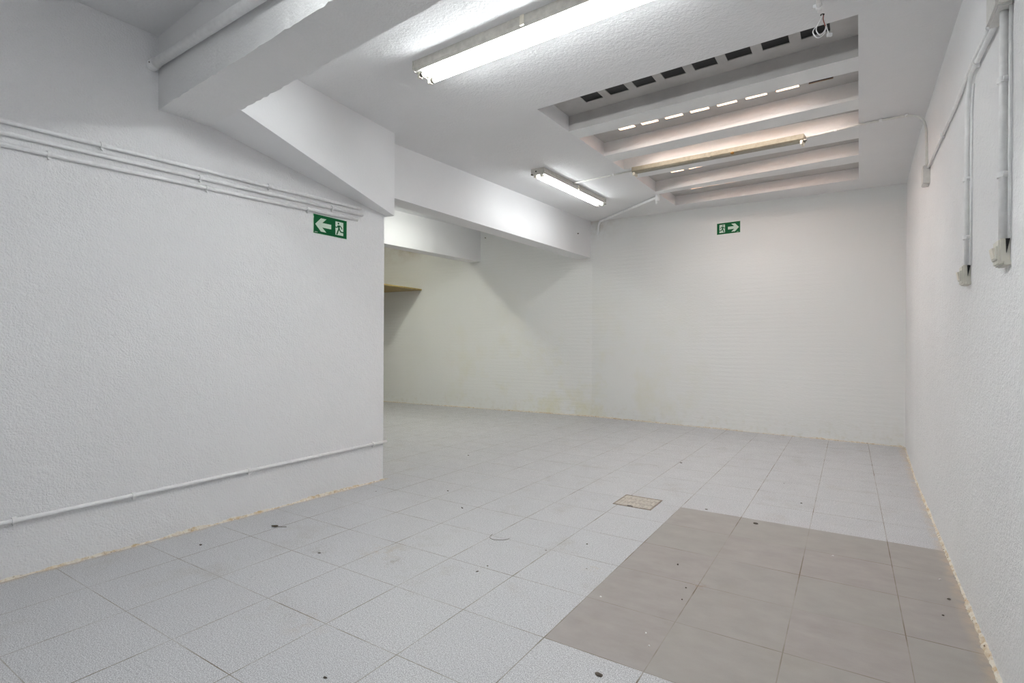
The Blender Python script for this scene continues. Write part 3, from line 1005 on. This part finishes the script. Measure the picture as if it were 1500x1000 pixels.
# ------------------------------------------------------------------ litter on the floor
def chip(name, label, x, y, sx, sy, sz, mat, rot=0.0, group=None):
    bm = new()
    bmesh.ops.create_icosphere(bm, subdivisions=2, radius=1.0)
    sx *= 0.85; sy *= 0.85
    rnd = random.Random(int(x * 1000) + int(y * 77))
    for v in bm.verts:
        k = 0.72 + 0.5 * rnd.random()
        v.co = Vector((v.co.x * sx * k, v.co.y * sy * k, max(v.co.z, -0.4) * sz * (0.8 + 0.4 * rnd.random())))
    zmin = min(v.co.z for v in bm.verts)
    R = Matrix.Rotation(rot, 4, 'Z')
    for v in bm.verts:
        v.co.z -= zmin
        v.co = R @ v.co + Vector((x, y, 0.0))
    o = link(name, bm, mat, None, (x, y, 0.0))
    return tag(o, label, 'litter', group)
# dry leaf
t = thing('dry_leaf', 'dry curled brown leaf on the tiles near the left partition', 'leaf', (-3.032, 1.997, 0))
bm = new()
lp = [(-0.030, -0.006), (-0.012, -0.014), (0.004, -0.010), (0.018, -0.016), (0.024, 0.002), (0.010, 0.014), (-0.010, 0.012)]
vb = [bm.verts.new((-3.032 + a, 1.997 + b, 0.001 + 0.006 * random.random())) for a, b in lp]
vt = [bm.verts.new((v.co.x, v.co.y, v.co.z + 0.003)) for v in vb]
bm.faces.new(vb[::-1]); bm.faces.new(vt)
for i in range(len(vb)):
    j = (i + 1) % len(vb); bm.faces.new((vb[i], vb[j], vt[j], vt[i]))
part('blade', bm, M_LEAF, t)
bm = new(); sweep(bm, [(-3.012, 1.999, 0.004), (-2.985, 2.012, 0.003), (-2.965, 2.030, 0.002)], 0.0015, 6); part('stalk', bm, M_LEAF, t)
gd = 'bits of grit on the floor'
chip('grit', 'brown chip just inside the far edge of the grey patch', -0.503, 3.73, 0.020, 0.012, 0.006, M_CHIP_D, 0.3, gd)
chip('grit', 'largest brown chip on the pale tile at the bottom edge', -0.728, 1.713, 0.018, 0.011, 0.006, M_CHIP_D, 0.0, gd)
chip('grit', 'dark dot on the second grey patch tile from the drain', -0.751, 2.805, 0.006, 0.006, 0.004, M_CHIP_D, 0.0, gd)
chip('grit', 'upper of two dark dots on the grey tile by the rusty joint crossing', -0.646, 2.557, 0.005, 0.004, 0.003, M_CHIP_D, 0.0, gd)
chip('grit', 'lower of two dark dots on the grey tile by the rusty joint crossing', -0.631, 2.43, 0.004, 0.004, 0.003, M_CHIP_D, 0.0, gd)
chip('grit', 'dark elongated bit right of the partition corner, nearer the camera', -2.286, 2.942, 0.016, 0.005, 0.004, M_CHIP_D, -0.5, gd)
chip('grit', 'small dark bit close to the partition corner on the open floor', -2.647, 3.223, 0.009, 0.005, 0.004, M_CHIP_D, 0.2, gd)
chip('grit', 'dark bit on the far floor in line with the bay opening', -3.322, 4.375, 0.013, 0.006, 0.004, M_CHIP_D, 0.1, gd)
chip('grit', 'slanted dark splinter in the middle of the foreground floor', -1.58, 2.16, 0.010, 0.004, 0.003, M_CHIP_D, 0.9, gd)
chip('grit', 'tiny dark dot right of the slanted splinter', -1.575, 2.243, 0.005, 0.004, 0.003, M_CHIP_D, 0.0, gd)
chip('grit', 'dark bit on the pale tile left of the grey patch', -1.269, 2.805, 0.008, 0.005, 0.003, M_CHIP_D, 0.2, gd)
chip('grit', 'dark bit on the pale floor between drain and back wall', -1.381, 5.262, 0.013, 0.009, 0.004, M_CHIP_D, 0.0, gd)
chip('grit', 'brown bit between the drain and the grey patch far corner', -0.838, 3.865, 0.012, 0.006, 0.003, M_CHIP_D, 0.0, gd)
chip('grit', 'dark bit on the pale floor beyond the right half of the patch', -0.288, 4.404, 0.008, 0.006, 0.003, M_CHIP_D, 0.0, gd)
chip('grit', 'dark bit on the grey patch beside the right wall', 0.390, 3.10, 0.008, 0.007, 0.004, M_CHIP_D, 0.0, gd)
chip('grit', 'lower dark bit on the grey patch near the right wall', 0.345, 2.90, 0.005, 0.004, 0.003, M_CHIP_D, 0.0, gd)
chip('grit', 'dark smudge like bit right of the dry leaf', -2.443, 1.876, 0.011, 0.006, 0.003, M_CHIP_D, 0.4, gd)
chip('grit', 'dark bit on the tile below the partition foot at left', -3.104, 1.582, 0.010, 0.008, 0.004, M_CHIP_D, 0.0, gd)
chip('grit', 'dark insect like speck at the bottom edge left of centre', -1.511, 1.186, 0.009, 0.004, 0.004, M_CHIP_D, 0.4, gd)
gw = 'white paint flakes on the grey patch'
chip('paint_flake', 'white flake at the left edge of the grey patch', -0.95, 2.253, 0.006, 0.005, 0.003, M_CHIP_W, 0.0, gw)
chip('paint_flake', 'white flake on the nearest left tile of the grey patch', -0.678, 2.068, 0.004, 0.004, 0.003, M_CHIP_W, 0.0, gw)
chip('paint_flake', 'lowest white flake on the nearest left tile of the grey patch', -0.638, 1.986, 0.005, 0.004, 0.003, M_CHIP_W, 0.0, gw)
chip('paint_flake', 'white flake in the far middle of the grey patch', -0.069, 3.393, 0.007, 0.006, 0.003, M_CHIP_W, 0.0, gw)
chip('paint_flake', 'white flake on the grey patch near the right wall', 0.385, 3.34, 0.007, 0.006, 0.003, M_CHIP_W, 0.0, gw)
bm = new()
sweep(bm, smooth_path([(-1.815, 2.635, 0.002), (-1.80, 2.585, 0.002), (-1.755, 2.565, 0.002), (-1.70, 2.60, 0.002), (-1.69, 2.63, 0.003)]), 0.0013, 6)
tag(link('wire_scrap', bm, M_METAL, None, (-1.76, 2.58, 0)), 'thin curved scrap of wire on the pale floor at centre', 'litter')

# nails in the beams
bm = new(); sweep(bm, [(-3.520, 7.366, 2.865), (-3.500, 7.366, 2.865)], 0.008, 10)
tag(link('nail', bm, M_METAL, None, (-3.52, 7.366, 2.865)), 'dark nail on the beam face near the back wall', 'nail', 'nails high on the walls')
bm = new(); sweep(bm, [(-5.513, yb(-5.513), 3.070), (-5.513, yb(-5.513) - 0.018, 3.070)], 0.009, 10)
tag(link('nail', bm, M_METAL, None, (-5.513, 7.72, 3.07)), 'dark nail high on the back wall by the farthest beam', 'nail', 'nails high on the walls')

# ------------------------------------------------------------------ daylight above the skylight
w = bpy.data.worlds.new('sky'); SC.world = w; w.use_nodes = True
bg = w.node_tree.nodes['Background']
bg.inputs[0].default_value = (1.0, 0.93, 0.89, 1)
bg.inputs[1].default_value = 9.0

# ------------------------------------------------------------------ camera
cam = bpy.data.cameras.new('camera'); co = bpy.data.objects.new('camera', cam); COL.objects.link(co)
cam.sensor_width = 36.0; cam.lens = 773.2 / 1500 * 36.0
cam.shift_y = 5.45 / 1500
cam.clip_start = 0.02
co.matrix_world = Matrix.Translation((0, 0, 1.1464)) @ Matrix.Rotation(0.5681, 4, 'Z') @ Matrix.Rotation(math.pi / 2, 4, 'X') @ Matrix.Rotation(0.0055, 4, 'Z')
SC.camera = co

SC.view_settings.view_transform = 'Standard'
SC.view_settings.look = 'None'
SC.view_settings.gamma = 1.0
SC.view_settings.use_curve_mapping = False
SC.view_settings.exposure = 0.74
SC.cycles.use_denoising = True
SC.cycles.denoising_prefilter = 'NONE'
SC.cycles.max_bounces = 10
SC.cycles.diffuse_bounces = 7
SC.cycles.sample_clamp_indirect = 0.0
